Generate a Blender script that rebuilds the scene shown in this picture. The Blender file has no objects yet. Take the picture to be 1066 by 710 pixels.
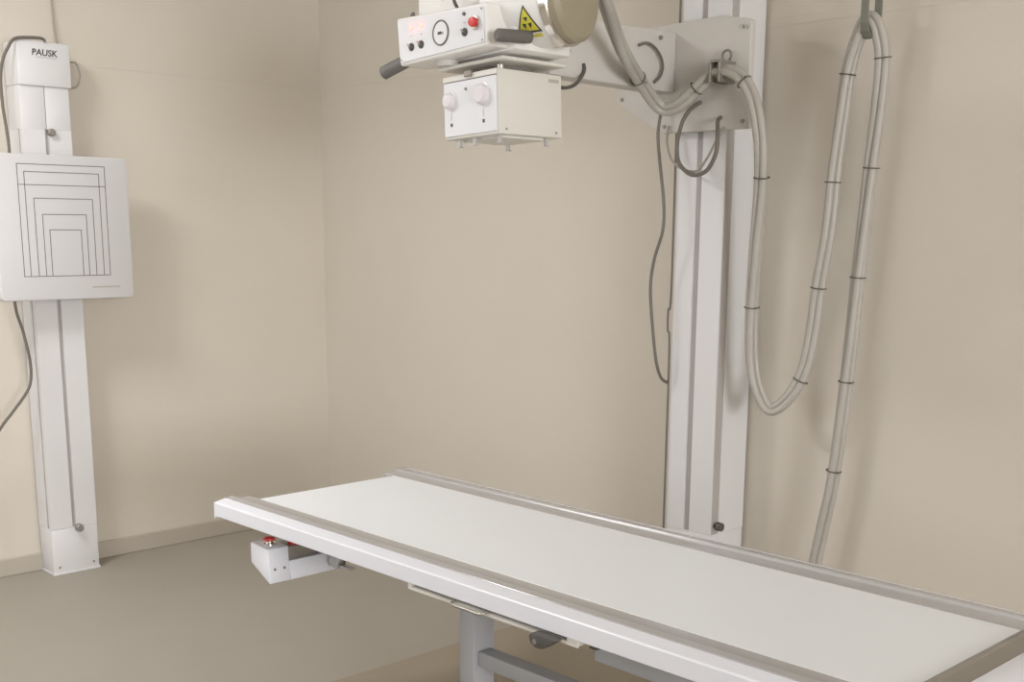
import bpy, bmesh, math, random
from mathutils import Vector, Matrix

random.seed(4)
scene = bpy.context.scene
C = scene.collection

# ------------------------------------------------------------------ camera
YAW, PITCH, ROLL = -0.807133, 0.200162, 0.00649346
F_PX, PP_Y = 1222.4, 486.85
cam_d = bpy.data.cameras.new('camera')
cam = bpy.data.objects.new('camera', cam_d)
C.objects.link(cam)
_fh = Vector((math.sin(YAW), math.cos(YAW), 0)); _rt = Vector((math.cos(YAW), -math.sin(YAW), 0)); _up = Vector((0, 0, 1))
_f = _fh * math.cos(PITCH) - _up * math.sin(PITCH)
_u = _up * math.cos(PITCH) + _fh * math.sin(PITCH)
_r2 = _rt * math.cos(ROLL) + _u * math.sin(ROLL)
_u2 = -_rt * math.sin(ROLL) + _u * math.cos(ROLL)
cam.matrix_world = Matrix(((_r2.x, _u2.x, -_f.x, 0.0), (_r2.y, _u2.y, -_f.y, 0.0), (_r2.z, _u2.z, -_f.z, 1.46), (0, 0, 0, 1)))
cam_d.sensor_width = 36.0
cam_d.lens = F_PX / 1066 * 36.0
cam_d.shift_y = (PP_Y - 355) / 1066          # the photograph is a crop of a taller picture
cam_d.clip_start = 0.05
scene.camera = cam

# ------------------------------------------------------------------ light
world = bpy.data.worlds.new('sky')
scene.world = world
world.use_nodes = True
bg = world.node_tree.nodes['Background']
bg.inputs[0].default_value = (0.80, 0.90, 1.0, 1)
bg.inputs[1].default_value = 1.4


def area(name, loc, target, sx, sy, power, color):
    d = bpy.data.lights.new(name, 'AREA')
    d.shape = 'RECTANGLE'; d.size = sx; d.size_y = sy; d.energy = power; d.color = color
    o = bpy.data.objects.new(name, d); C.objects.link(o)
    o.location = loc
    o.rotation_euler = (Vector(target) - Vector(loc)).to_track_quat('-Z', 'Y').to_euler()
    return o


# daylight coming in through the near window behind the camera, plus an added fill
area('daylight_and_fill', (-3.5, -1.66, 1.65), (-3.5, 3, 1.45), 2.3, 1.7, 18, (0.90, 0.96, 1.0))
area('daylight_and_fill', (5.96, -0.30, 1.65), (-5, 0.6, 1.2), 2.5, 1.7, 325, (0.94, 0.965, 1.0))  # added fill lamp at the right wall, lifts the left wall

vs = scene.view_settings
vs.view_transform = 'Standard'
try:
    vs.look = 'None'
except Exception:
    pass
vs.gamma = 1.0
vs.use_curve_mapping = False
vs.exposure = 0.0

# ------------------------------------------------------------------ materials
M = {}


def srgb(r, g, b):
    f = lambda c: c / 12.92 if c <= 0.04045 else ((c + 0.055) / 1.055) ** 2.4
    return (f(r / 255), f(g / 255), f(b / 255), 1)


def mat(name, rgb, rough=0.5, metal=0.0, var=0.0, scale=6.0, bump=0.0, bscale=60.0, emit=None, estr=0.0, aniso=None, spec=0.5):
    m = bpy.data.materials.new(name); m.use_nodes = True
    nt = m.node_tree; b = nt.nodes['Principled BSDF']
    b.inputs['Roughness'].default_value = rough
    b.inputs['Metallic'].default_value = metal
    b.inputs['Specular IOR Level'].default_value = spec
    col = srgb(*rgb)
    tc = nt.nodes.new('ShaderNodeTexCoord')
    n = nt.nodes.new('ShaderNodeTexNoise'); n.inputs['Scale'].default_value = scale; n.inputs['Detail'].default_value = 5
    if aniso:
        mp = nt.nodes.new('ShaderNodeMapping'); mp.inputs['Scale'].default_value = aniso
        nt.links.new(tc.outputs['Object'], mp.inputs['Vector']); nt.links.new(mp.outputs['Vector'], n.inputs['Vector'])
    else:
        nt.links.new(tc.outputs['Object'], n.inputs['Vector'])
    mx = nt.nodes.new('ShaderNodeMix'); mx.data_type = 'RGBA'
    k = var if var > 0 else 0.02
    mx.inputs['A'].default_value = tuple(c * (1 - k) for c in col[:3]) + (1,)
    mx.inputs['B'].default_value = tuple(min(1, c * (1 + k)) for c in col[:3]) + (1,)
    nt.links.new(n.outputs['Fac'], mx.inputs['Factor'])
    nt.links.new(mx.outputs['Result'], b.inputs['Base Color'])
    if bump > 0:
        n2 = nt.nodes.new('ShaderNodeTexNoise'); n2.inputs['Scale'].default_value = bscale; n2.inputs['Detail'].default_value = 6
        nt.links.new(tc.outputs['Object'], n2.inputs['Vector'])
        bp = nt.nodes.new('ShaderNodeBump'); bp.inputs['Strength'].default_value = bump; bp.inputs['Distance'].default_value = 0.002
        nt.links.new(n2.outputs['Fac'], bp.inputs['Height']); nt.links.new(bp.outputs['Normal'], b.inputs['Normal'])
    if emit:
        b.inputs['Emission Color'].default_value = srgb(*emit); b.inputs['Emission Strength'].default_value = estr
    M[name] = m
    return m


mat('wall', (213, 204, 191), 0.7, var=0.03, scale=2.5, bump=0.12, bscale=35, spec=0.25)
mat('floor', (163, 156, 145), 0.55, var=0.07, scale=1.7, bump=0.05, bscale=120, spec=0.3)
mat('brown_floor', (154, 142, 124), 0.5, var=0.06, scale=2.0, bump=0.05, bscale=120, spec=0.3)
mat('baseboard', (184, 175, 162), 0.5, var=0.03)
mat('ceiling', (240, 238, 232), 0.8)
mat('white', (219, 217, 217), 0.35, var=0.015, scale=9)
mat('panel_white', (208, 206, 206), 0.4, var=0.015)
mat('white_head', (234, 231, 227), 0.35, var=0.015)
mat('white_table', (232, 232, 239), 0.3, var=0.01, scale=9)
mat('tabletop', (239, 241, 244), 0.38, var=0.015, scale=5)
mat('cream', (220, 216, 208), 0.4, var=0.015)
mat('panel_grey', (222, 221, 224), 0.4, var=0.015)
mat('seam_white', (205, 200, 192), 0.5)
mat('aluminium', (194, 192, 192), 0.26, metal=0.35, var=0.06, scale=30, aniso=(0.3, 6, 6))
mat('dark_aluminium', (150, 144, 136), 0.35, metal=0.4, var=0.06, scale=30)
mat('channel', (176, 170, 166), 0.5, metal=0.0, var=0.05)
mat('carriage_grey', (203, 198, 192), 0.5, metal=0.0, var=0.03, scale=4)
mat('leg_grey', (172, 172, 176), 0.45, var=0.02)
mat('olive_cap', (152, 143, 121), 0.5, var=0.04)
mat('chrome', (225, 220, 215), 0.16, metal=1.0)
mat('black', (84, 81, 77), 0.5, var=0.08)  # black raised to grey, haze put into the colour
mat('grip', (104, 101, 96), 0.6, var=0.06, bump=0.3, bscale=300)
mat('dark_cable', (108, 102, 94), 0.55, var=0.08)  # black cable lightened, haze is in the base colour
mat('grey_cable', (120, 114, 104), 0.5, var=0.08)
mat('pale_cable', (158, 151, 141), 0.5, var=0.06)
mat('hose', (176, 170, 162), 0.42, var=0.06, scale=14)
mat('hose_tie', (98, 92, 84), 0.6)
mat('strap', (122, 122, 110), 0.6, var=0.08, scale=40)
mat('line_ink', (96, 90, 86), 0.6)
mat('print_ink', (70, 68, 66), 0.6)  # ink lightened for haze too
mat('label_grey', (178, 172, 165), 0.5)
mat('red', (206, 62, 62), 0.35)
mat('warning_yellow', (214, 204, 72), 0.5)
mat('lamp_red', (255, 150, 140), 0.4, emit=(255, 70, 60), estr=9.0)
mat('knob', (222, 216, 220), 0.18, var=0.02)
mat('diffuser', (250, 248, 240), 0.5, emit=(255, 246, 232), estr=1.2)
mat('window_frame', (240, 240, 240), 0.4)


def glass_mat():
    m = bpy.data.materials.new('window_glass'); m.use_nodes = True
    nt = m.node_tree; nt.nodes.clear()
    o = nt.nodes.new('ShaderNodeOutputMaterial'); mx = nt.nodes.new('ShaderNodeMixShader')
    t = nt.nodes.new('ShaderNodeBsdfTransparent'); g = nt.nodes.new('ShaderNodeBsdfGlossy'); g.inputs['Roughness'].default_value = 0.02
    fr = nt.nodes.new('ShaderNodeFresnel'); fr.inputs[0].default_value = 1.3
    nt.links.new(fr.outputs[0], mx.inputs[0]); nt.links.new(t.outputs[0], mx.inputs[1]); nt.links.new(g.outputs[0], mx.inputs[2])
    nt.links.new(mx.outputs[0], o.inputs[0]); M['window_glass'] = m


glass_mat()

# ------------------------------------------------------------------ mesh helpers


def box(x0, x1, y0, y1, z0, z1, bevel=0.0, seg=2, bm=None):
    b = bmesh.new()
    bmesh.ops.create_cube(b, size=1)
    for v in b.verts:
        v.co = Vector((x0 if v.co.x < 0 else x1, y0 if v.co.y < 0 else y1, z0 if v.co.z < 0 else z1))
    if bevel > 0:
        bmesh.ops.bevel(b, geom=b.edges[:], offset=bevel, segments=seg, profile=0.5, affect='EDGES')
    return merge(bm, b)


def merge(bm, b):
    if bm is None:
        return b
    me = bpy.data.meshes.new('tmp'); b.to_mesh(me); b.free(); bm.from_mesh(me); bpy.data.meshes.remove(me)
    return bm


def prism(poly, axis, a, b_, bevel=0.0, seg=2, bm=None):
    """polygon in the two axes other than `axis`, extruded from a to b_"""
    b = bmesh.new()

    def P(p, t):
        if axis == 'x': return (t, p[0], p[1])
        if axis == 'y': return (p[0], t, p[1])
        return (p[0], p[1], t)
    lo = [b.verts.new(P(p, a)) for p in poly]; hi = [b.verts.new(P(p, b_)) for p in poly]
    b.faces.new(lo); b.faces.new(list(reversed(hi)))
    n = len(poly)
    for i in range(n):
        b.faces.new((lo[i], hi[i], hi[(i + 1) % n], lo[(i + 1) % n]))
    bmesh.ops.recalc_face_normals(b, faces=b.faces[:])
    if bevel > 0:
        bmesh.ops.bevel(b, geom=b.edges[:], offset=bevel, segments=seg, profile=0.5, affect='EDGES')
    return merge(bm, b)


def frame_of(d):
    d = d.normalized()
    a = Vector((0, 0, 1)) if abs(d.z) < 0.9 else Vector((1, 0, 0))
    u = d.cross(a).normalized()
    return u, d.cross(u).normalized()


def lathe(p0, p1, prof, n=32, bm=None):
    """revolve prof [(t along p0->p1 in metres, radius)] around the axis p0->p1"""
    p0 = Vector(p0); d = (Vector(p1) - p0).normalized(); u, w = frame_of(d)
    b = bmesh.new(); rings = []
    for t, r in prof:
        rings.append([b.verts.new(p0 + d * t + (u * math.cos(2 * math.pi * i / n) + w * math.sin(2 * math.pi * i / n)) * r) for i in range(n)])
    for A, B in zip(rings, rings[1:]):
        for i in range(n):
            b.faces.new((A[i], A[(i + 1) % n], B[(i + 1) % n], B[i]))
    b.faces.new(rings[0]); b.faces.new(list(reversed(rings[-1])))
    bmesh.ops.recalc_face_normals(b, faces=b.faces[:])
    return merge(bm, b)


def cyl(p0, p1, r, n=20, ch=0.0, bm=None):
    L = (Vector(p1) - Vector(p0)).length
    if ch > 0:
        return lathe(p0, p1, [(0, r - ch), (ch, r), (L - ch, r), (L, r - ch)], n, bm)
    return lathe(p0, p1, [(0, r), (L, r)], n, bm)


def spline(pts, per=6):
    P = [Vector(p) for p in pts]; out = []
    for i in range(len(P) - 1):
        a = P[max(0, i - 1)]; b = P[i]; c = P[i + 1]; d = P[min(len(P) - 1, i + 2)]
        for k in range(per):
            t = k / per
            out.append(0.5 * ((2 * b) + (c - a) * t + (2 * a - 5 * b + 4 * c - d) * t * t + (3 * b - a - 3 * c + d) * t ** 3))
    out.append(P[-1])
    return out


def tube(path, r, n=8, bm=None):
    b = bmesh.new(); rings = []
    path = [Vector(p) for p in path]
    u = None
    for i, p in enumerate(path):
        d = (path[min(i + 1, len(path) - 1)] - path[max(i - 1, 0)]).normalized()
        if u is None:
            u, _ = frame_of(d)
        u = (u - d * u.dot(d)).normalized(); w = d.cross(u)
        rr = r(i / (len(path) - 1)) if callable(r) else r
        rings.append([b.verts.new(p + (u * math.cos(2 * math.pi * k / n) + w * math.sin(2 * math.pi * k / n)) * rr) for k in range(n)])
    for A, B in zip(rings, rings[1:]):
        for k in range(n):
            b.faces.new((A[k], A[(k + 1) % n], B[(k + 1) % n], B[k]))
    b.faces.new(rings[0]); b.faces.new(list(reversed(rings[-1])))
    bmesh.ops.recalc_face_normals(b, faces=b.faces[:])
    return merge(bm, b)


def ring(c, axis, R, r, n=36, m=8, bm=None):
    c = Vector(c); u, w = frame_of(Vector(axis)); a = Vector(axis).normalized()
    b = bmesh.new(); rings = []
    for i in range(n):
        t = 2 * math.pi * i / n; e = u * math.cos(t) + w * math.sin(t)
        rings.append([b.verts.new(c + e * (R + r * math.cos(2 * math.pi * k / m)) + a * r * math.sin(2 * math.pi * k / m)) for k in range(m)])
    for i in range(n):
        A = rings[i]; B = rings[(i + 1) % n]
        for k in range(m):
            b.faces.new((A[k], A[(k + 1) % m], B[(k + 1) % m], B[k]))
    bmesh.ops.recalc_face_normals(b, faces=b.faces[:])
    return merge(bm, b)


def root_of(o):
    while o.parent:
        o = o.parent
    return o


def obj(name, bm, material, parent=None, smooth=True, origin=None, label=None):
    """one mesh object; geometry is given in world metres"""
    me = bpy.data.meshes.new(name)
    org = Vector(root_of(parent).location) if parent else Vector(origin or (0, 0, 0))
    bmesh.ops.translate(bm, verts=bm.verts[:], vec=-org)
    bm.to_mesh(me); bm.free()
    o = bpy.data.objects.new(name, me); C.objects.link(o)
    me.materials.append(M[material])
    if smooth:
        me.shade_smooth()
        try:
            me.set_sharp_from_angle(angle=math.radians(35))
        except Exception:
            pass
    if parent:
        o.parent = parent
    else:
        o.location = org
    if label:
        o['label'] = label
    return o


def thing(name, label, cat, loc, group=None):
    o = bpy.data.objects.new(name, None); C.objects.link(o)
    o.location = loc; o.empty_display_size = 0.05
    o['label'] = label; o['category'] = cat
    if group: o['group'] = group
    return o


def tag(o, label, cat, group=None):
    o['label'] = label; o['category'] = cat
    if group: o['group'] = group
    return o


def struct(name, bm, material, label=None, origin=None, parent=None):
    o = obj(name, bm, material, parent, smooth=False, origin=origin)
    if not parent:
        o['kind'] = 'structure'
        if label: o['label'] = label
    return o


def text_bm(s, size, ux, uz, pos, depth=0.0006):
    """raised lettering: ux reading direction, uz up, pos lower left corner"""
    cu = bpy.data.curves.new('lettering', 'FONT'); cu.body = s; cu.size = size; cu.extrude = depth; cu.offset = size * 0.022; cu.shear = 0.12
    t = bpy.data.objects.new('lettering', cu); C.objects.link(t)
    dg = bpy.context.evaluated_depsgraph_get()
    me = bpy.data.meshes.new_from_object(t.evaluated_get(dg))
    bpy.data.objects.remove(t); bpy.data.curves.remove(cu)
    b = bmesh.new(); b.from_mesh(me); bpy.data.meshes.remove(me)
    ux = Vector(ux).normalized(); uz = Vector(uz).normalized(); n = ux.cross(uz)
    for v in b.verts:
        v.co = Vector(pos) + ux * v.co.x + uz * v.co.y + n * v.co.z
    return b


# ------------------------------------------------------------------ the room
XW, YW, YN, XE, ZC = -4.957, 3.440, -1.70, 6.00, 2.85
T = 0.12
struct('floor', box(XW - T, XE + T, YN - T, YW + T, -0.10, 0), 'floor', 'grey beige smooth floor')
struct('ceiling', box(XW - T, XE + T, YN - T, YW + T, ZC, ZC + 0.1), 'ceiling', 'plain white ceiling')
struct('wall_left', box(XW - T, XW, YN - T, YW + T, 0, ZC), 'wall', 'cream painted wall behind the wall stand')
struct('wall_back', box(XW, XE, YW, YW + T, 0, ZC), 'wall', 'cream painted wall behind the tube stand')
# near wall and right wall, each with a window opening (behind the camera; right one added for fill)
def window_wall(wall, win_name, axis, t0, t1, lo, hi, w0, w1, z0=0.75, z1=2.55):
    """wall slab from t0 (outer) to t1 (room side), spanning lo..hi along the other axis"""
    def bx(a, b, c, d, e, f, bm=None):
        return box(a, b, e, f, c, d, bm=bm) if axis == 'y' else box(e, f, a, b, c, d, bm=bm)
    p, q = min(t0, t1), max(t0, t1)
    nb = bx(lo, w0, 0, ZC, p, q)
    bx(w1, hi, 0, ZC, p, q, nb); bx(w0, w1, 0, z0, p, q, nb); bx(w0, w1, z1, ZC, p, q, nb)
    struct(wall, nb, 'wall', 'cream painted wall with a window')
    m = (w0 + w1) / 2; t = (t0 + t1) / 2
    win = bpy.data.objects.new(win_name, None); C.objects.link(win)
    win.location = (m, t, z0) if axis == 'y' else (t, m, z0)
    win['kind'] = 'structure'; win['label'] = 'white framed window'
    p, q = t - .03, t + .03
    fb = bx(w0, w0 + .06, z0, z1, p, q); bx(w1 - .06, w1, z0, z1, p, q, fb)
    bx(w0 + .06, w1 - .06, z0, z0 + .06, p, q, fb); bx(w0 + .06, w1 - .06, z1 - .06, z1, p, q, fb); bx(m - .03, m + .03, z0 + .06, z1 - .06, p, q, fb)
    obj('window_frame', fb, 'window_frame', win, smooth=False)
    for a, b in ((w0 + .06, m - .03), (m + .03, w1 - .06)):
        obj('pane', bx(a, b, z0 + .06, z1 - .06, t - .003, t + .003), 'window_glass', win, smooth=False)


window_wall('wall_near', 'window_1', 'y', YN - T, YN, XW, XE, -4.7, -2.3)
window_wall('wall_right', 'added_window', 'x', XE + T, XE, YN - T, YW + T, -1.55, 0.95)  # right window is unseen, added to carry the fill for the left wall

BH = 0.076
struct('baseboard_left', box(XW, XW + 0.012, YN, YW, 0, BH, 0.003, 1), 'baseboard', 'grey skirting along the foot of the wall')
struct('baseboard_back', box(XW + 0.012, XE, YW - 0.012, YW, 0, BH, 0.003, 1), 'baseboard', 'grey skirting along the foot of the wall')
struct('baseboard_right', box(XE - 0.012, XE, YN, YW - 0.012, 0, BH, 0.003, 1), 'baseboard', 'grey skirting along the foot of the wall')
# painted-over joint running round the room at 2.12 m
struct('trim_1', box(XW, XW + 0.0015, YN, YW, 2.118, 2.144, 0.0006, 1), 'wall', 'faint painted joint across the wall')
struct('trim_2', box(XW + 0.0015, XE, YW - 0.0015, YW, 2.118, 2.144, 0.0006, 1), 'wall', 'faint painted joint across the wall')
# darker, browner area of floor that the table stands on
fs = struct('brown_floor', box(-3.03, 0.2, 0.9, 3.0, 0, 0.0025), 'brown_floor', 'browner area of floor under the table')

# unseen ceiling light, added to brighten the table and left wall
LAMPS = ((-3.7, 0.75),)
for lx, ly in LAMPS:
    cl_ = thing('fill_ceiling_light', 'square white ceiling light panel, added as fill', 'ceiling light', (lx, ly, ZC))
    obj('frame', box(lx - .31, lx + .31, ly - .31, ly + .31, ZC - .05, ZC, .004), 'window_frame', cl_)
    obj('diffuser', box(lx - .28, lx + .28, ly - .28, ly + .28, ZC - .056, ZC - .0505), 'diffuser', cl_, smooth=False)
    area('ceiling_fill', (lx, ly, ZC - .07), (lx, ly, 0), .56, .56, 40, (0.99, 0.985, 1.0))

# ------------------------------------------------------------------ wall stand (left)
ws = thing('wall_stand', 'white floor-to-wall bucky stand with square cassette panel and motor box on top', 'x-ray stand', (-4.887, 2.02, 0))
cx0, cx1, cy0, cy1 = XW + 0.013, -4.817, 1.92, 2.12
obj('base_block', box(cx0, cx1, cy0, cy1, 0, 0.20, 0.004), 'white', ws)
fl = box(cx0, cx1 + 0.004, cy0 - 0.003, cy1 + 0.003, 0, 0.010, 0.002)
obj('base_plate', fl, 'white', ws)
for y in (1.945, 2.095):
    obj('screw', cyl((cx1 - 0.001, y, 0.033), (cx1 + 0.003, y, 0.033), 0.005, 12, 0.001), 'dark_aluminium', ws)
g = 0.008
poly = [(cx0, cy0), (cx1 - .045, cy0), (cx1 - .045, cy0 + .016), (cx1 - .022, cy0 + .016), (cx1 - .022, cy0), (cx1, cy0),
        (cx1, 2.02 - g), (cx1 - .02, 2.02 - g), (cx1 - .02, 2.02 + g), (cx1, 2.02 + g), (cx1, cy1),
        (cx1 - .022, cy1), (cx1 - .022, cy1 - .016), (cx1 - .045, cy1 - .016), (cx1 - .045, cy1), (cx0, cy1)]
obj('column', prism(poly, 'z', 0.20, 1.84), 'white', ws, smooth=False)
obj('guide_rail', box(cx1 - .02, cx1 - .010, 2.02 - g, 2.02 + g, 0.2, 1.84), 'channel', ws, label='grey slot down the middle of the column')
obj('guide_rail', box(cx1 - .045, cx1 - .022, cy0 + .004, cy0 + .016, 0.2, 1.84), 'channel', ws)
obj('guide_rail', box(cx1 - .045, cx1 - .022, cy1 - .016, cy1 + .002, 0.2, 1.84), 'channel', ws)
obj('upper_cover', box(cx0, cx1, cy0, 2.0185, 1.84, 2.005, 0.0015), 'white', ws)
obj('upper_cover', box(cx0, cx1, 2.0215, cy1, 1.84, 2.005, 0.0015), 'white', ws)
mb = obj('motor_box', box(cx0, cx1 + 0.012, 1.918, 2.130, 2.005, 2.174, 0.006), 'white', ws)
obj('lettering', text_bm('PAUSK', 0.034, (0, 1, 0), (0, 0, 1), (cx1 + 0.0121, 1.975, 2.121)), 'print_ink', mb, smooth=False)
obj('underline', box(cx1 + .0118, cx1 + .0126, 1.99, 2.075, 2.113, 2.1155), 'label_grey', mb, smooth=False)
obj('buffer_knob', cyl((cx1, 2.034, 1.829), (cx1 + 0.022, 2.034, 1.829), 0.015, 16, 0.003), 'dark_aluminium', ws)
obj('buffer_knob', lathe((cx1, 2.034, 0.197), (cx1 + 0.03, 2.034, 0.197), [(0, .010), (.006, .010), (.008, .017), (.026, .017), (.030, .013)], 12), 'dark_aluminium', ws)
# carriage and cassette panel
obj('carriage', box(cx1 + 0.002, -4.775, 1.95, 2.09, 1.25, 1.66, 0.004), 'carriage_grey', ws)
px = -4.72
b = bmesh.new()
rc = 0.018; y0, y1, z0, z1 = 1.755, 2.303, 1.170, 1.737
pts = []
for (cy_, cz_, a0) in ((y1 - rc, z1 - rc, 0), (y0 + rc, z1 - rc, 90), (y0 + rc, z0 + rc, 180), (y1 - rc, z0 + rc, 270)):
    for k in range(6):
        a = math.radians(a0 + 18 * k); pts.append((cy_ + rc * math.cos(a), cz_ + rc * math.sin(a)))
b.free()
dp = obj('cassette_panel', prism(pts, 'x', -4.775, px, 0.004, 2), 'panel_white', ws, label='white square panel with nested rectangle markings')


def ink(y0, y1, z0, z1):
    return box(px - 0.0002, px + 0.0006, y0, y1, z0, z1)


lw = 0.0026
zb = 1.266; yc = 2.0275
for half, zt in ((.1785, 1.700), (.1525, 1.671), (.1205, 1.570), (.0905, 1.508), (.0655, 1.448)):
    bb = ink(yc - half, yc + half, zt - lw, zt)
    box(px - 0.0002, px + 0.0006, yc - half, yc - half + lw, zb, zt - lw, bm=bb)
    box(px - 0.0002, px + 0.0006, yc + half - lw, yc + half, zb, zt - lw, bm=bb)
    obj('format_line', bb, 'line_ink', dp, smooth=False)
obj('format_line', ink(yc - .1785, yc + .1785, 1.6185, 1.6185 + lw), 'line_ink', dp, smooth=False)
obj('format_line', ink(yc - .1785, yc + .1785, zb - lw, zb), 'line_ink', dp, smooth=False)
obj('name_strip', box(px - .0002, px + .0007, 2.125, 2.245, 1.214, 1.2195), 'label_grey', dp, smooth=False)

# cables of the wall stand
lc = spline([(-4.80, 2.03, 2.172), (-4.80, 2.02, 2.184), (-4.80, 1.967, 2.183), (-4.80, 1.91, 2.172), (-4.80, 1.882, 2.135), (-4.81, 1.864, 2.091), (-4.815, 1.852, 2.026),
             (-4.82, 1.854, 1.919), (-4.82, 1.862, 1.829), (-4.82, 1.866, 1.739), (-4.82, 1.86, 1.55), (-4.82, 1.845, 1.35), (-4.81, 1.839, 1.149), (-4.80, 1.858, 1.044), (-4.80, 1.877, .926),
             (-4.80, 1.875, .848), (-4.80, 1.855, .798), (-4.80, 1.795, .725), (-4.80, 1.736, .657), (-4.82, 1.66, .52), (-4.88, 1.60, .30), (-4.93, 1.58, .1), (-4.93, 1.57, 0.006)], 5)
tag(obj('cable', tube(lc, 0.0062), 'dark_cable', origin=(-4.93, 1.57, 0)), 'dark cable leaving the motor box and hanging behind the cassette panel', 'cable')
rcb = spline([(-4.945, 2.128, 2.60), (-4.945, 2.13, 2.40), (-4.93, 2.134, 2.203), (-4.87, 2.143, 2.125), (-4.85, 2.155, 2.113), (-4.85, 2.173, 2.111), (-4.85, 2.186, 2.067), (-4.85, 2.171, 2.021), (-4.86, 2.138, 2.012), (-4.862, 2.118, 2.012)], 5)
tag(obj('cable', tube(rcb, 0.0040), 'pale_cable', origin=(-4.945, 2.128, 2.6)), 'thin grey cable curling at the side of the motor box', 'cable')

# ------------------------------------------------------------------ x-ray table
ZT = 0.660
tb = thing('x_ray_table', 'long white examination table with aluminium side rails and grey legs', 'table', (-1.95, 2.08, 0))
bx0, bx1, by0, by1 = -3.012, -0.932, 1.837, 2.340
obj('table_top', box(bx0, bx1, by0 - 0.004, by1 + 0.004, ZT - 0.018, ZT + .0008, 0.0012, 1), 'tabletop', tb)
obj('edge_band', box(bx0 - 0.003, bx0, by0, by1, ZT - 0.02, ZT - 0.001), 'channel', tb, smooth=False)
obj('under_frame', box(bx0 + 0.05, -0.84, by0 + 0.02, by1 - 0.02, ZT - 0.050, ZT - 0.0185), 'leg_grey', tb, smooth=False)
RX0, RX1 = -3.068, -0.80


def mir(poly, flip):
    return [((by0 + by1) - y, z) for y, z in poly] if flip else poly


for flip in (False, True):
    al = mir([(by0 - .0042, ZT - .02), (by0 - .0042, ZT + .001), (by0 - .056, ZT + .002), (by0 - .060, ZT + .0095), (by0 - .066, ZT + .0105), (by0 - .086, ZT + .0085), (by0 - .086, ZT - .02)], flip)
    obj('side_rail', prism(al, 'x', RX0, RX1, 0.0012, 1), 'aluminium', tb, label='brushed aluminium rail along the table top')
    wh = mir([(by0 - .0865, ZT - .035), (by0 - .0865, ZT + .0075), (by0 - .121, ZT + .0000), (by0 - .124, ZT - .003), (by0 - .124, ZT - .042), (by0 - .119, ZT - .044), (by0 - .110, ZT - .035)], flip)
    sp = obj('side_profile', prism(wh, 'x', RX0, RX1, 0.0012, 1), 'white_table', tb, smooth=False)
    capy = (by0 - .124, by0 - .074) if not flip else (by1 + .074, by1 + .124)
    obj('end_cap', box(RX0 - .006, RX0, capy[0], capy[1], ZT - .050, ZT - .001, .002, 1), 'white_table', sp)
# end rail at the far right of the board
er = [(bx1, ZT - .02), (bx1, ZT + .003), (bx1 + .010, ZT + .009), (bx1 + .018, ZT + .003), (bx1 + .058, ZT + .003), (bx1 + .058, ZT - .02)]
obj('end_rail', prism(er, 'y', by0 - .003, by1 + .003, .001, 1), 'dark_aluminium', tb)
obj('end_profile', box(bx1 + .0585, RX1 - 0.001, by0 - .003, by1 + .003, ZT - .04, ZT + .004, .003), 'white_table', tb)
# bucky tray hanging under the near profile
tr = obj('cassette_tray', box(-2.156, -1.595, 1.723, 2.05, 0.600, 0.608, 0.002, 1), 'cream', tb)
obj('tray_front', box(-2.160, -1.592, 1.719, 1.723, 0.599, 0.607, 0.001, 1), 'cream', tr)
obj('tray_lip', box(-2.160, -2.148, 1.719, 1.75, 0.607, 0.6225, 0.001, 1), 'cream', tr)
obj('tray_lip', box(-1.625, -1.592, 1.719, 1.75, 0.607, 0.6225, 0.001, 1), 'cream', tr)
obj('tray_slot', box(-2.14, -1.63, 1.735, 1.745, 0.608, 0.620), 'dark_aluminium', tr, smooth=False)
obj('handle', tube(spline([(-1.985, 1.722, .612), (-1.985, 1.708, .608), (-1.975, 1.703, .606), (-1.93, 1.703, .606), (-1.885, 1.703, .606), (-1.875, 1.708, .608), (-1.875, 1.722, .612)], 4), 0.0035), 'dark_aluminium', tr)
obj('lock_lever', prism([(-1.713, .605), (-1.707, .588), (-1.690, .580), (-1.672, .582), (-1.655, .592), (-1.630, .611), (-1.640, .614), (-1.700, .614)], 'y', 1.690, 1.715, .004), 'black', tr)
obj('lever_pivot', cyl((-1.692, 1.688, .595), (-1.692, 1.722, .595), 0.006, 12), 'dark_aluminium', tr)
obj('tray_guide', box(-2.30, -0.95, 1.86, 1.885, 0.565, 0.611, 0.002, 1), 'dark_aluminium', tb)
obj('tray_guide', box(-2.30, -0.95, 2.28, 2.305, 0.565, 0.611, 0.002, 1), 'dark_aluminium', tb)
obj('drive_housing', box(-1.70, -0.95, 1.89, 2.275, 0.497, 0.606, 0.003, 1), 'leg_grey', tb)
obj('guide_bracket', box(-1.575, -1.555, 1.735, 1.86, 0.600, 0.614, 0.001, 1), 'black', tb)
# legs and stretcher
for x in (-2.292, -1.16):
    lg = obj('leg', box(x, x + .058, 2.0, 2.078, 0.030, 0.611, .004), 'leg_grey', tb)
    obj('foot', box(x - .01, x + .068, 1.80, 2.36, 0.0025, 0.030, .004), 'leg_grey', lg)
obj('stretcher', box(-2.234, -1.16, 2.015, 2.065, 0.301, 0.343, .003), 'leg_grey', tb)
obj('bolt', cyl((-2.2345, 2.062, .306), (-2.222, 2.062, .306), .010, 6), 'black', tb)
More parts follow.
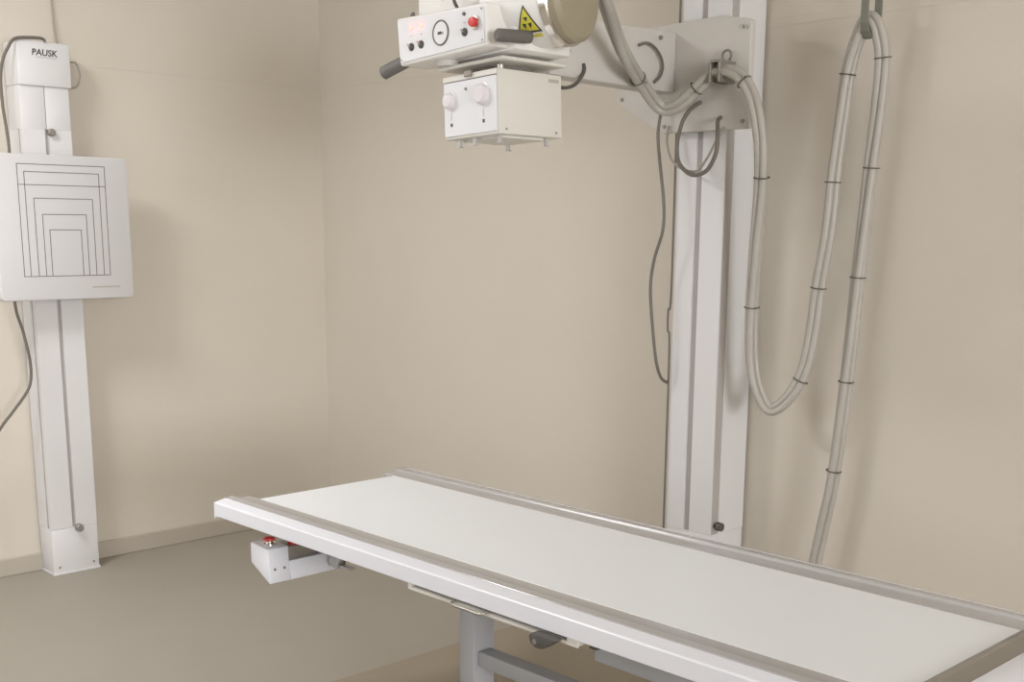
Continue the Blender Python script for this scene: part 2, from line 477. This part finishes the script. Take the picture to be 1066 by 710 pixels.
# hand control bracket under the near left end
cb = obj('control_box', prism([(-2.933, .558), (-2.838, .553), (-2.828, .453), (-2.836, .450), (-2.932, .497)], 'y', 1.748, 1.816, .003), 'white_table', tb)
obj('control_arm', prism([(-2.930, .500), (-2.838, .507), (-2.828, .453), (-2.836, .449), (-2.930, .490)], 'y', 1.8165, 1.975, .003), 'white_table', cb)
obj('hanger', box(-2.93, -2.84, 1.93, 1.972, 0.505, 0.611, 0.002, 1), 'leg_grey', cb)
for y in (1.765, 1.797):
    obj('screw', cyl((-2.837, y, .492), (-2.829, y, .4925), .004, 10), 'dark_aluminium', cb)
bt = obj('push_button', lathe((-2.884, 1.782, .5545), (-2.884, 1.782, .60), [(0, .021), (.006, .021), (.007, .012), (.011, .012)], 24), 'chrome', cb, label='chrome collar of the red push button')
obj('button_cap', lathe((-2.884, 1.782, .5655), (-2.884, 1.782, .60), [(0, .013), (.003, .018), (.008, .017), (.012, .010), (.013, .001)], 24), 'red', bt, label='red mushroom button')
sb = obj('switch_block', box(-2.925, -2.850, 1.822, 1.928, .506, .546, .003), 'dark_aluminium', cb)
obj('button_cap', lathe((-2.870, 1.856, .5465), (-2.870, 1.856, .60), [(0, .017), (.006, .018), (.011, .012), (.012, .001)], 20), 'red', sb)
wr = spline([(-2.80, 1.965, .49), (-2.775, 1.96, .475), (-2.765, 1.962, .488), (-2.772, 1.968, .51), (-2.75, 1.97, .535), (-2.735, 1.975, .57), (-2.73, 1.98, .60)], 5)
obj('lead', tube(wr, .0035), 'black', cb)
obj('plug', box(-2.826, -2.775, 1.945, 1.972, .470, .505, .003), 'aluminium', cb)
obj('clip', box(-2.760, -2.715, 1.94, 1.965, .478, .486, .001, 1), 'aluminium', cb)
obj('clip', box(-2.770, -2.735, 1.955, 1.968, .498, .510, .001, 1), 'aluminium', cb)

# ------------------------------------------------------------------ tube stand
ts = thing('tube_stand', 'x-ray tube stand with white column, grey carriage arm and tube head over the table', 'x-ray machine', (-2.48, 3.33, 0))
X0, X1, Y0, Y1 = -2.575, -2.382, 3.235, YW - 0.013
gx0, gx1 = -2.500, -2.474
poly = [(X0, Y0), (gx0, Y0), (gx0, Y0 + .02), (gx1, Y0 + .02), (gx1, Y0), (X1, Y0), (X1, Y0 + .006), (X1 - .02, Y0 + .006), (X1 - .02, Y0 + .046), (X1, Y0 + .046), (X1, Y1), (X0, Y1)]
obj('column', prism(poly, 'z', 0.42, ZC), 'white', ts, smooth=False)
obj('column_base', box(X0, X1, Y0, Y1, 0.0, 0.42, .004), 'white', ts)
obj('guide_rail', box(gx0, gx1, Y0 + .008, Y0 + .02, .42, ZC - .002), 'channel', ts, smooth=False, label='grey slot down the front of the column')
obj('guide_rail', box(X1 - .02, X1 - .002, Y0 + .006, Y0 + .046, .42, ZC - .002), 'channel', ts, smooth=False, label='grey slot down the side of the column')
obj('buffer_knob', lathe((X1 - .002, Y0 + .03, .45), (X1 + .03, Y0 + .03, .45), [(0, .008), (.01, .008), (.012, .016), (.03, .015)], 14), 'black', ts)
# carriage plate with its cut corner
pl = [(-2.82, 1.960), (-2.814, 1.892), (-2.61, 1.779), (-2.267, 1.777), (-2.267, 2.100), (-2.280, 2.108), (-2.383, 2.128), (-2.79, 2.118), (-2.82, 2.10)]
cp = obj('carriage_plate', prism(pl, 'y', 3.185, 3.210, .0025), 'carriage_grey', ts, label='grey carriage plate with a cut lower corner')
obj('carriage_body', box(X0 + .002, X1 + .02, 3.2105, 3.2335, 1.80, 2.10, .003), 'carriage_grey', cp)
for x, z in ((-2.285, 1.80), (-2.300, 2.085), (-2.282, 2.083), (-2.79, 1.90), (-2.60, 1.80)):
    obj('bolt', cyl((x, 3.180, z), (x, 3.186, z), .006, 8), 'dark_aluminium', cp)
# arm towards the table
ar = obj('arm', prism([(2.585, 1.935), (2.60, 1.912), (3.1845, 1.905), (3.1845, 2.095), (2.62, 2.085), (2.585, 2.06)], 'x', -2.635, -2.56, .005), 'carriage_grey', ts, label='grey cantilever arm')
for y, z in ((2.67, 1.985), (3.00, 1.93), (3.10, 2.07)):
    obj('bolt', cyl((-2.561, y, z), (-2.552, y, z), .007, 8), 'dark_aluminium', ar)
obj('cable_guide', tube(spline([(-2.553, 2.988, 2.034), (-2.545, 3.021, 2.044), (-2.545, 3.059, 2.033), (-2.545, 3.09, 2.007), (-2.545, 3.101, 1.978), (-2.545, 3.088, 1.947), (-2.553, 3.069, 1.928)], 4), .0045), 'dark_cable', ar)

# --- tube head: built level, then rolled a little about the arm axis
PIV = Vector((-2.51, 2.36, 1.88)); ROT = Matrix.Rotation(math.radians(-2.3), 4, 'Y')
YAWD = Matrix.Rotation(math.radians(14), 4, 'Z')


def head(bm, yaw=False):
    for v in bm.verts:
        p = v.co.copy()
        if yaw:
            q = Vector((-2.24, 2.36, 2.05)); p = q + (YAWD.to_3x3() @ (p - q))
        v.co = PIV + (ROT.to_3x3() @ (p - PIV))
    return bm


obj('yoke', head(cyl((-2.60, 2.42, 1.99), (-2.60, 2.60, 1.985), .075, 32, .006)), 'carriage_grey', ts)
obj('yoke_ring', head(lathe((-2.51, 2.40, 1.900), (-2.51, 2.40, 1.96), [(0, .085), (.02, .10), (.045, .10), (.06, .085)], 40)), 'carriage_grey', ts)
# drum-shaped housing
R = .122
th = obj('tube_housing', head(lathe((-2.46, 2.36, 2.05), (-2.24, 2.36, 2.05), [(0, R - .01), (.01, R), (.185, R)], 64), True), 'white_head', ts, label='white drum-shaped x-ray tube housing')
obj('rim', head(lathe((-2.276, 2.36, 2.05), (-2.2, 2.36, 2.05), [(0, R + .001), (.002, R + .004), (.022, R + .004), (.026, R)], 64), True), 'chrome', th)
obj('end_cap', head(lathe((-2.25, 2.36, 2.05), (-2.1, 2.36, 2.05), [(0, R - .003), (.018, R - .004), (.030, R - .016), (.034, R - .04), (.035, .002)], 64), True), 'olive_cap', th, label='olive grey round end cap')
obj('rear_housing', head(lathe((-2.70, 2.37, 2.05), (-2.40, 2.37, 2.05), [(0, R - .02), (.006, R - .01), (.02, R - .004), (.30, R - .004)], 64)), 'white_head', th)
obj('end_bell', head(box(-2.750, -2.640, 2.255, 2.42, 1.98, 2.26, .010)), 'white_head', th)
obj('neck', head(box(-2.63, -2.33, 2.235, 2.45, 1.915, 1.985, .012)), 'white_head', th)
# warning sign on the drum: sits on the curved skin


def on_drum(x, z, lift):
    dz = z - 2.05; return Vector((x, 2.36 - math.sqrt(max(1e-6, (R + lift) ** 2 - dz * dz)), z))


def drum_patch(poly, lift):
    b = bmesh.new(); n = 10
    (ax, az), (bx_, bz), (cx_, cz) = poly
    grid = {}
    for i in range(n + 1):
        for j in range(n + 1 - i):
            u = i / n; v = j / n; x = ax + (bx_ - ax) * u + (cx_ - ax) * v; z = az + (bz - az) * u + (cz - az) * v
            grid[i, j] = b.verts.new(on_drum(x, z, lift))
    for i in range(n):
        for j in range(n - i):
            b.faces.new((grid[i, j], grid[i + 1, j], grid[i, j + 1]))
            if i + j < n - 1:
                b.faces.new((grid[i + 1, j], grid[i + 1, j + 1], grid[i, j + 1]))
    bmesh.ops.recalc_face_normals(b, faces=b.faces[:])
    return b


LX = -2.322
wl = obj('warning_sign', head(drum_patch([(LX - .036, 1.955), (LX + .036, 1.955), (LX, 2.018)], .0008), True), 'print_ink', th, label='black edged radiation warning triangle')
obj('sign_face', head(drum_patch([(LX - .029, 1.959), (LX + .029, 1.959), (LX, 2.010)], .0014), True), 'warning_yellow', wl)
tre = bmesh.new()
for a in (90, 210, 330):
    fan = [(LX + .0030 * math.cos(math.radians(a)), 1.976 + .0030 * math.sin(math.radians(a)))]
    for s in range(5):
        t = math.radians(a - 30 + 15 * s); fan.append((LX + .0135 * math.cos(t), 1.976 + .0135 * math.sin(t)))
    tre.faces.new([tre.verts.new(on_drum(x, z, .002)) for x, z in fan])
bmesh.ops.recalc_face_normals(tre, faces=tre.faces[:])
obj('trefoil', head(tre, True), 'print_ink', wl, smooth=False)
obj('sign_text', head(drum_patch([(LX - .034, 1.945), (LX + .030, 1.945), (LX + .030, 1.953)], .0012), True), 'warning_yellow', wl)

# control panel (faces the operator)
PY = 2.16
cpn = obj('control_panel', head(prism([(-2.728, 1.916), (-2.736, 2.046), (-2.358, 2.030), (-2.358, 1.922)], 'y', PY + .004, PY + .11, .008, 3)), 'white_head', ts, label='white control panel with dial, buttons and red lamps')
obj('panel_face', head(prism([(-2.718, 1.924), (-2.726, 2.037), (-2.369, 2.022), (-2.369, 1.931)], 'y', PY, PY + .006, .001, 1)), 'panel_grey', cpn)


def on_panel(x, z, prof, m, name, n=24, par=None):
    return obj(name, head(lathe((x, PY, z), (x, PY - .1, z), prof, n)), m, par or cpn)


for x, z in ((-2.664, 2.010), (-2.622, 2.011)):
    on_panel(x, z, [(0, .0055), (.003, .0055), (.006, .003), (.0065, .001)], 'lamp_red', 'indicator_lamp', 12)
for x, z in ((-2.666, 1.960), (-2.624, 1.961), (-2.443, 1.966)):
    kb = on_panel(x, z, [(0, .011), (.002, .011), (.0021, .0075), (.007, .006), (.008, .004)], 'black', 'toggle_switch', 16)
    obj('lever', head(cyl((x, PY - .006, z), (x + .002, PY - .016, z + .006), .003, 10, .001)), 'chrome', kb)
for x, z in ((-2.665, 1.988), (-2.623, 1.988), (-2.443, 1.990)):
    obj('printed_mark', head(box(x - .004, x + .004, PY - .0006, PY, z - .001, z + .001)), 'label_grey', cpn, smooth=False)
dl = on_panel(-2.540, 1.979, [(0, .030), (.0015, .030)], 'panel_grey', 'dial', 40)
obj('dial_ring', head(ring((-2.540, PY - .0015, 1.979), (0, 1, 0), .031, .0022, 48)), 'dark_cable', dl)
obj('dial_mark', head(box(-2.551, -2.536, PY - .0025, PY - .0015, 1.975, 1.982)), 'print_ink', dl, smooth=False)
obj('dial_text', head(text_bm('kg', .008, (1, 0, 0), (0, 0, 1), (-2.535, PY - .002, 1.975))), 'label_grey', dl, smooth=False)
on_panel(-2.443, 2.012, [(0, .005), (.004, .0045)], 'black', 'small_button', 12)
rb = on_panel(-2.400, 1.984, [(0, .0185), (.004, .0185), (.0055, .017), (.006, .012)], 'chrome', 'button_collar', 32)
obj('button_cap', head(lathe((-2.400, PY - .006, 1.984), (-2.400, PY - .1, 1.984), [(0, .0115), (.008, .0125), (.011, .011), (.012, .001)], 24)), 'red', rb, label='red stop button')
for x, z in ((-2.712, 1.931), (-2.376, 1.937), (-2.376, 2.015)):
    on_panel(x, z, [(0, .003), (.0015, .0025)], 'dark_aluminium', 'screw', 10)
hl = obj('handle', head(cyl((-2.715, 2.185, 1.934), (-2.795, 2.155, 1.905), .0185, 24, .004)), 'grip', cpn, label='dark ribbed hand grip')
obj('handle', head(cyl((-2.308, 2.148, 1.938), (-2.308, 2.270, 1.946), .0165, 24, .006)), 'grip', cpn, label='dark ribbed hand grip')
obj('grip_mount', head(box(-2.362, -2.324, 2.19, 2.25, 1.930, 1.950, .003)), 'white', cpn)
obj('pocket', head(lathe((-2.60, 2.23, 1.905), (-2.60, 2.23, 1.93), [(0, .03), (.006, .034), (.015, .034)], 28)), 'carriage_grey', cpn)
for pts in ([(-2.56, 2.24, 2.055), (-2.545, 2.215, 2.075), (-2.50, 2.205, 2.09), (-2.44, 2.21, 2.10), (-2.38, 2.25, 2.13)], [(-2.70, 2.24, 2.05), (-2.73, 2.22, 2.058), (-2.745, 2.235, 2.07)]):
    obj('lead', head(tube(spline(pts, 5), .005)), 'dark_cable', cpn)

# mounting plates between housing and collimator
obj('mount_plate', head(box(-2.635, -2.37, 2.225, 2.47, 1.896, 1.906, .003, 1)), 'cream', ts)
obj('mount_disc', head(lathe((-2.51, 2.36, 1.879), (-2.51, 2.36, 1.90), [(0, .09), (.0175, .085)], 40)), 'dark_aluminium', ts)
# collimator
co = obj('collimator', head(box(-2.622, -2.40, 2.236, 2.48, 1.709, 1.879, .004)), 'cream', ts, label='cream collimator box with two knobs')
obj('front_plate', head(box(-2.619, -2.404, 2.231, 2.2365, 1.716, 1.861, .0015, 1)), 'panel_grey', co)
obj('lid', head(box(-2.621, -2.402, 2.231, 2.2365, 1.8632, 1.878, .0012, 1)), 'cream', co)
obj('seam', head(box(-2.617, -2.405, 2.2325, 2.2365, 1.861, 1.8632)), 'print_ink', co, smooth=False)
for x, z, rr in ((-2.588, 1.812, .022), (-2.455, 1.816, .027)):
    kd = obj('knob', head(lathe((x, 2.231, z), (x, 2.1, z), [(0, rr + .005), (.002, rr + .005), (.003, rr), (.015, rr - .002), (.019, rr - .006), (.020, .002)], 36)), 'knob', co, label='pale round knob')
    obj('pointer', head(box(x - .0012, x + .0012, 2.2305, 2.2312, z - rr - .030, z - rr - .010)), 'label_grey', co, smooth=False)
    obj('printed_mark', head(box(x - .004, x + .004, 2.2302, 2.2312, z - rr - .047, z - rr - .038)), 'print_ink', co, smooth=False)
obj('latch', head(box(-2.524, -2.496, 2.222, 2.232, 1.868, 1.884, .002, 1)), 'dark_aluminium', co)
obj('screw', head(cyl((-2.525, 2.2315, 1.838), (-2.525, 2.228, 1.838), .004, 10)), 'dark_aluminium', co)
obj('name_label', head(box(-2.4005, -2.3993, 2.428, 2.468, 1.857, 1.866)), 'label_grey', co, smooth=False)
for y, z in ((2.263, 1.722), (2.455, 1.722)):
    obj('screw', head(cyl((-2.4015, y, z), (-2.398, y, z), .003, 10)), 'dark_aluminium', co)
obj('bottom_window', head(box(-2.59, -2.432, 2.27, 2.445, 1.703, 1.7095, .001, 1)), 'cream', co)
for x, y in ((-2.582, 2.255), (-2.52, 2.255), (-2.425, 2.262), (-2.425, 2.44), (-2.582, 2.44)):
    cl = box(x - .006, x + .006, y - .004, y + .004, 1.690, 1.7095, .001, 1)
    box(x - .006, x + .006, y - .004, y + .010, 1.687, 1.690, .0005, 1, bm=cl)
    obj('rail_clip', head(cl), 'aluminium', co)
obj('lamp_bulb', head(lathe((-2.415, 2.26, 1.8795), (-2.415, 2.26, 1.90), [(0, .010), (.010, .010), (.015, .006), (.0155, .001)], 16)), 'chrome', co)
obj('lead', tube(spline([(-2.415, 2.478, 1.856), (-2.410, 2.489, 1.853), (-2.450, 2.562, 1.863), (-2.50, 2.647, 1.885), (-2.55, 2.725, 1.918), (-2.553, 2.738, 1.938), (-2.557, 2.738, 1.955)], 5), .0055), 'black', co)

# ------------------------------------------------------------------ hose bundle
path = [(-2.36, 2.40, 2.172), (-2.34, 2.47, 2.178), (-2.335, 2.545, 2.135), (-2.36, 2.616, 2.085), (-2.44, 2.75, 2.03), (-2.47, 2.835, 1.968), (-2.525, 2.955, 1.929), (-2.55, 3.055, 1.878), (-2.537, 3.10, 1.849), (-2.488, 3.11, 1.855), (-2.432, 3.12, 1.896),
        (-2.381, 3.13, 1.94), (-2.329, 3.13, 1.95), (-2.263, 3.13, 1.927), (-2.22, 3.14, 1.868), (-2.197, 3.15, 1.781), (-2.189, 3.16, 1.695), (-2.199, 3.18, 1.58), (-2.221, 3.20, 1.401), (-2.24, 3.22, 1.217),
        (-2.241, 3.23, 1.06), (-2.22, 3.24, .95), (-2.17, 3.25, .884), (-2.113, 3.27, .93), (-2.074, 3.29, 1.023), (-2.057, 3.30, 1.162), (-2.048, 3.30, 1.284), (-2.025, 3.30, 1.463), (-2.017, 3.30, 1.638),
        (-2.002, 3.30, 1.808), (-1.986, 3.30, 1.946), (-1.955, 3.30, 2.045), (-1.928, 3.30, 2.078), (-1.905, 3.31, 2.049), (-1.893, 3.33, 1.968), (-1.901, 3.34, 1.832), (-1.919, 3.35, 1.651), (-1.931, 3.35, 1.464),
        (-1.942, 3.35, 1.286), (-1.955, 3.35, 1.044), (-1.983, 3.35, .696), (-2.007, 3.35, .531), (-2.03, 3.35, .384), (-2.05, 3.35, .2), (-2.06, 3.35, .021)]
PATH = spline(path, 6)
hz = thing('hose_bundle', 'grey bundled high-voltage hoses looping from the tube head down to the floor', 'hose', (-2.06, 3.35, 0))


def offset_path(P, amp, turns, ph):
    out = []; n = len(P)
    u = None
    for i, p in enumerate(P):
        d = (P[min(i + 1, n - 1)] - P[max(i - 1, 0)]).normalized()
        if u is None: u, _ = frame_of(d)
        u = (u - d * u.dot(d)).normalized(); w = d.cross(u)
        a = ph + turns * 2 * math.pi * i / n
        out.append(p + (u * math.cos(a) + w * math.sin(a)) * amp)
    return out


for k in range(3):
    obj('hose', tube(offset_path(PATH, .0115, 1.5, k * 2 * math.pi / 3), .0122, 12), 'hose', hz)


def nearest(q):
    q = Vector(q); return min(range(len(PATH)), key=lambda i: (PATH[i] - q).length)


for q in ((-2.53, 2.96, 1.925), (-2.425, 3.12, 1.90), (-2.25, 3.135, 1.915), (-2.192, 3.17, 1.615), (-2.24, 3.22, 1.215), (-2.085, 3.285, .99), (-2.05, 3.30, 1.283), (-2.018, 3.30, 1.603), (-1.986, 3.30, 1.925), (-1.893, 3.33, 1.964),
          (-1.918, 3.35, 1.651), (-1.94, 3.35, 1.315), (-1.957, 3.35, 1.014), (-1.983, 3.35, .70)):
    i = nearest(q); d = PATH[min(i + 1, len(PATH) - 1)] - PATH[max(i - 1, 0)]
    t = ring(PATH[i], d, .0240, .0022, 24, 6)
    u, w = frame_of(d)
    e = Vector((0.8, -0.6, 0)); e = (e - d.normalized() * e.dot(d.normalized())).normalized()
    cyl(PATH[i] + e * .024, PATH[i] + e * .038, .0018, 6, bm=t)
    obj('cable_tie', t, 'hose_tie', hz)
# clip on the carriage that carries the bundle
ck = box(-2.362, -2.318, 3.105, 3.1835, 1.975, 1.983, .001, 1)
box(-2.362, -2.354, 3.100, 3.1835, 1.915, 1.975, .001, 1, bm=ck); box(-2.326, -2.318, 3.100, 3.1835, 1.915, 1.975, .001, 1, bm=ck)
obj('hose_clip', ck, 'dark_aluminium', ts)
obj('hook', ring((-2.340, 3.165, 2.000), (0, 1, 0), .017, .004, 24), 'dark_aluminium', ts)
obj('hook', tube(spline([(-2.405, 3.184, 1.955), (-2.40, 3.165, 1.965), (-2.38, 3.155, 1.972), (-2.362, 3.155, 1.968)], 4), .004), 'dark_aluminium', ts)
# strap that holds the loop up
sg = thing('hose_hanger', 'grey webbing strap hanging from the ceiling that holds up the hose loop', 'strap', (-1.922, 3.305, ZC))
stp = box(-1.937, -1.913, 3.264, 3.270, 2.062, ZC, .001, 1); box(-1.937, -1.913, 3.340, 3.346, 2.062, ZC, .001, 1, bm=stp)
obj('strap', stp, 'strap', sg)
sl = [(3.264, 2.063), (3.272, 2.040), (3.290, 2.026), (3.305, 2.022), (3.320, 2.026), (3.338, 2.040), (3.346, 2.063)]
cr = prism(sl + [(3.340, 2.063), (3.333, 2.045), (3.318, 2.032), (3.305, 2.028), (3.292, 2.032), (3.277, 2.045), (3.270, 2.063)], 'x', -1.937, -1.913)
obj('cradle', cr, 'strap', sg, smooth=False)

# ------------------------------------------------------------------ loose cables on the tube stand
tag(obj('cable', tube(spline([(-2.445, 3.177, 1.868), (-2.452, 3.155, 1.855), (-2.462, 3.135, 1.835), (-2.476, 3.122, 1.80), (-2.491, 3.12, 1.736), (-2.48, 3.12, 1.675), (-2.427, 3.12, 1.637), (-2.37, 3.12, 1.647), (-2.335, 3.12, 1.699), (-2.334, 3.125, 1.758), (-2.35, 3.145, 1.80), (-2.365, 3.178, 1.815)], 6), .0068), 'dark_cable', origin=(-2.445, 3.177, 1.868)),
    'dark cable hanging in a round loop under the grey carriage plate', 'cable')
tag(obj('cable', tube(spline([(-2.60, 3.175, 1.86), (-2.582, 3.145, 1.845), (-2.589, 3.14, 1.772), (-2.577, 3.14, 1.679), (-2.556, 3.14, 1.554), (-2.556, 3.14, 1.46), (-2.589, 3.14, 1.364), (-2.602, 3.14, 1.266), (-2.592, 3.145, 1.137), (-2.585, 3.16, 1.023), (-2.583, 3.18, .969), (-2.588, 3.21, .945), (-2.593, 3.240, .935)], 6), .0055), 'dark_cable', origin=(-2.6, 3.175, 1.86)),
    'thin dark cable dangling in waves beside the white column', 'cable')
tag(obj('cable', tube(spline([(-2.582, 3.2285, 2.84), (-2.582, 3.2285, 2.4), (-2.582, 3.2285, 2.13), (-2.582, 3.2285, 1.78), (-2.582, 3.2285, 1.25), (-2.592, 3.2285, 1.19), (-2.592, 3.2285, 1.12), (-2.582, 3.2285, 1.05), (-2.582, 3.2285, .5), (-2.582, 3.2285, .004)], 6), .0038), 'dark_cable', origin=(-2.582, 3.2285, 0)),
    'thin cable running straight down the edge of the white column', 'cable')
tag(obj('cable', tube(spline([(-2.572, 3.178, 1.80), (-2.570, 3.165, 1.75), (-2.545, 3.162, 1.69), (-2.50, 3.162, 1.66), (-2.44, 3.162, 1.65), (-2.40, 3.162, 1.69), (-2.365, 3.166, 1.75), (-2.350, 3.18, 1.785)], 6), 0.0042), 'pale_cable', origin=(-2.572, 3.178, 1.8)),
    'pale grey cable sagging behind the dark cable loop', 'cable')
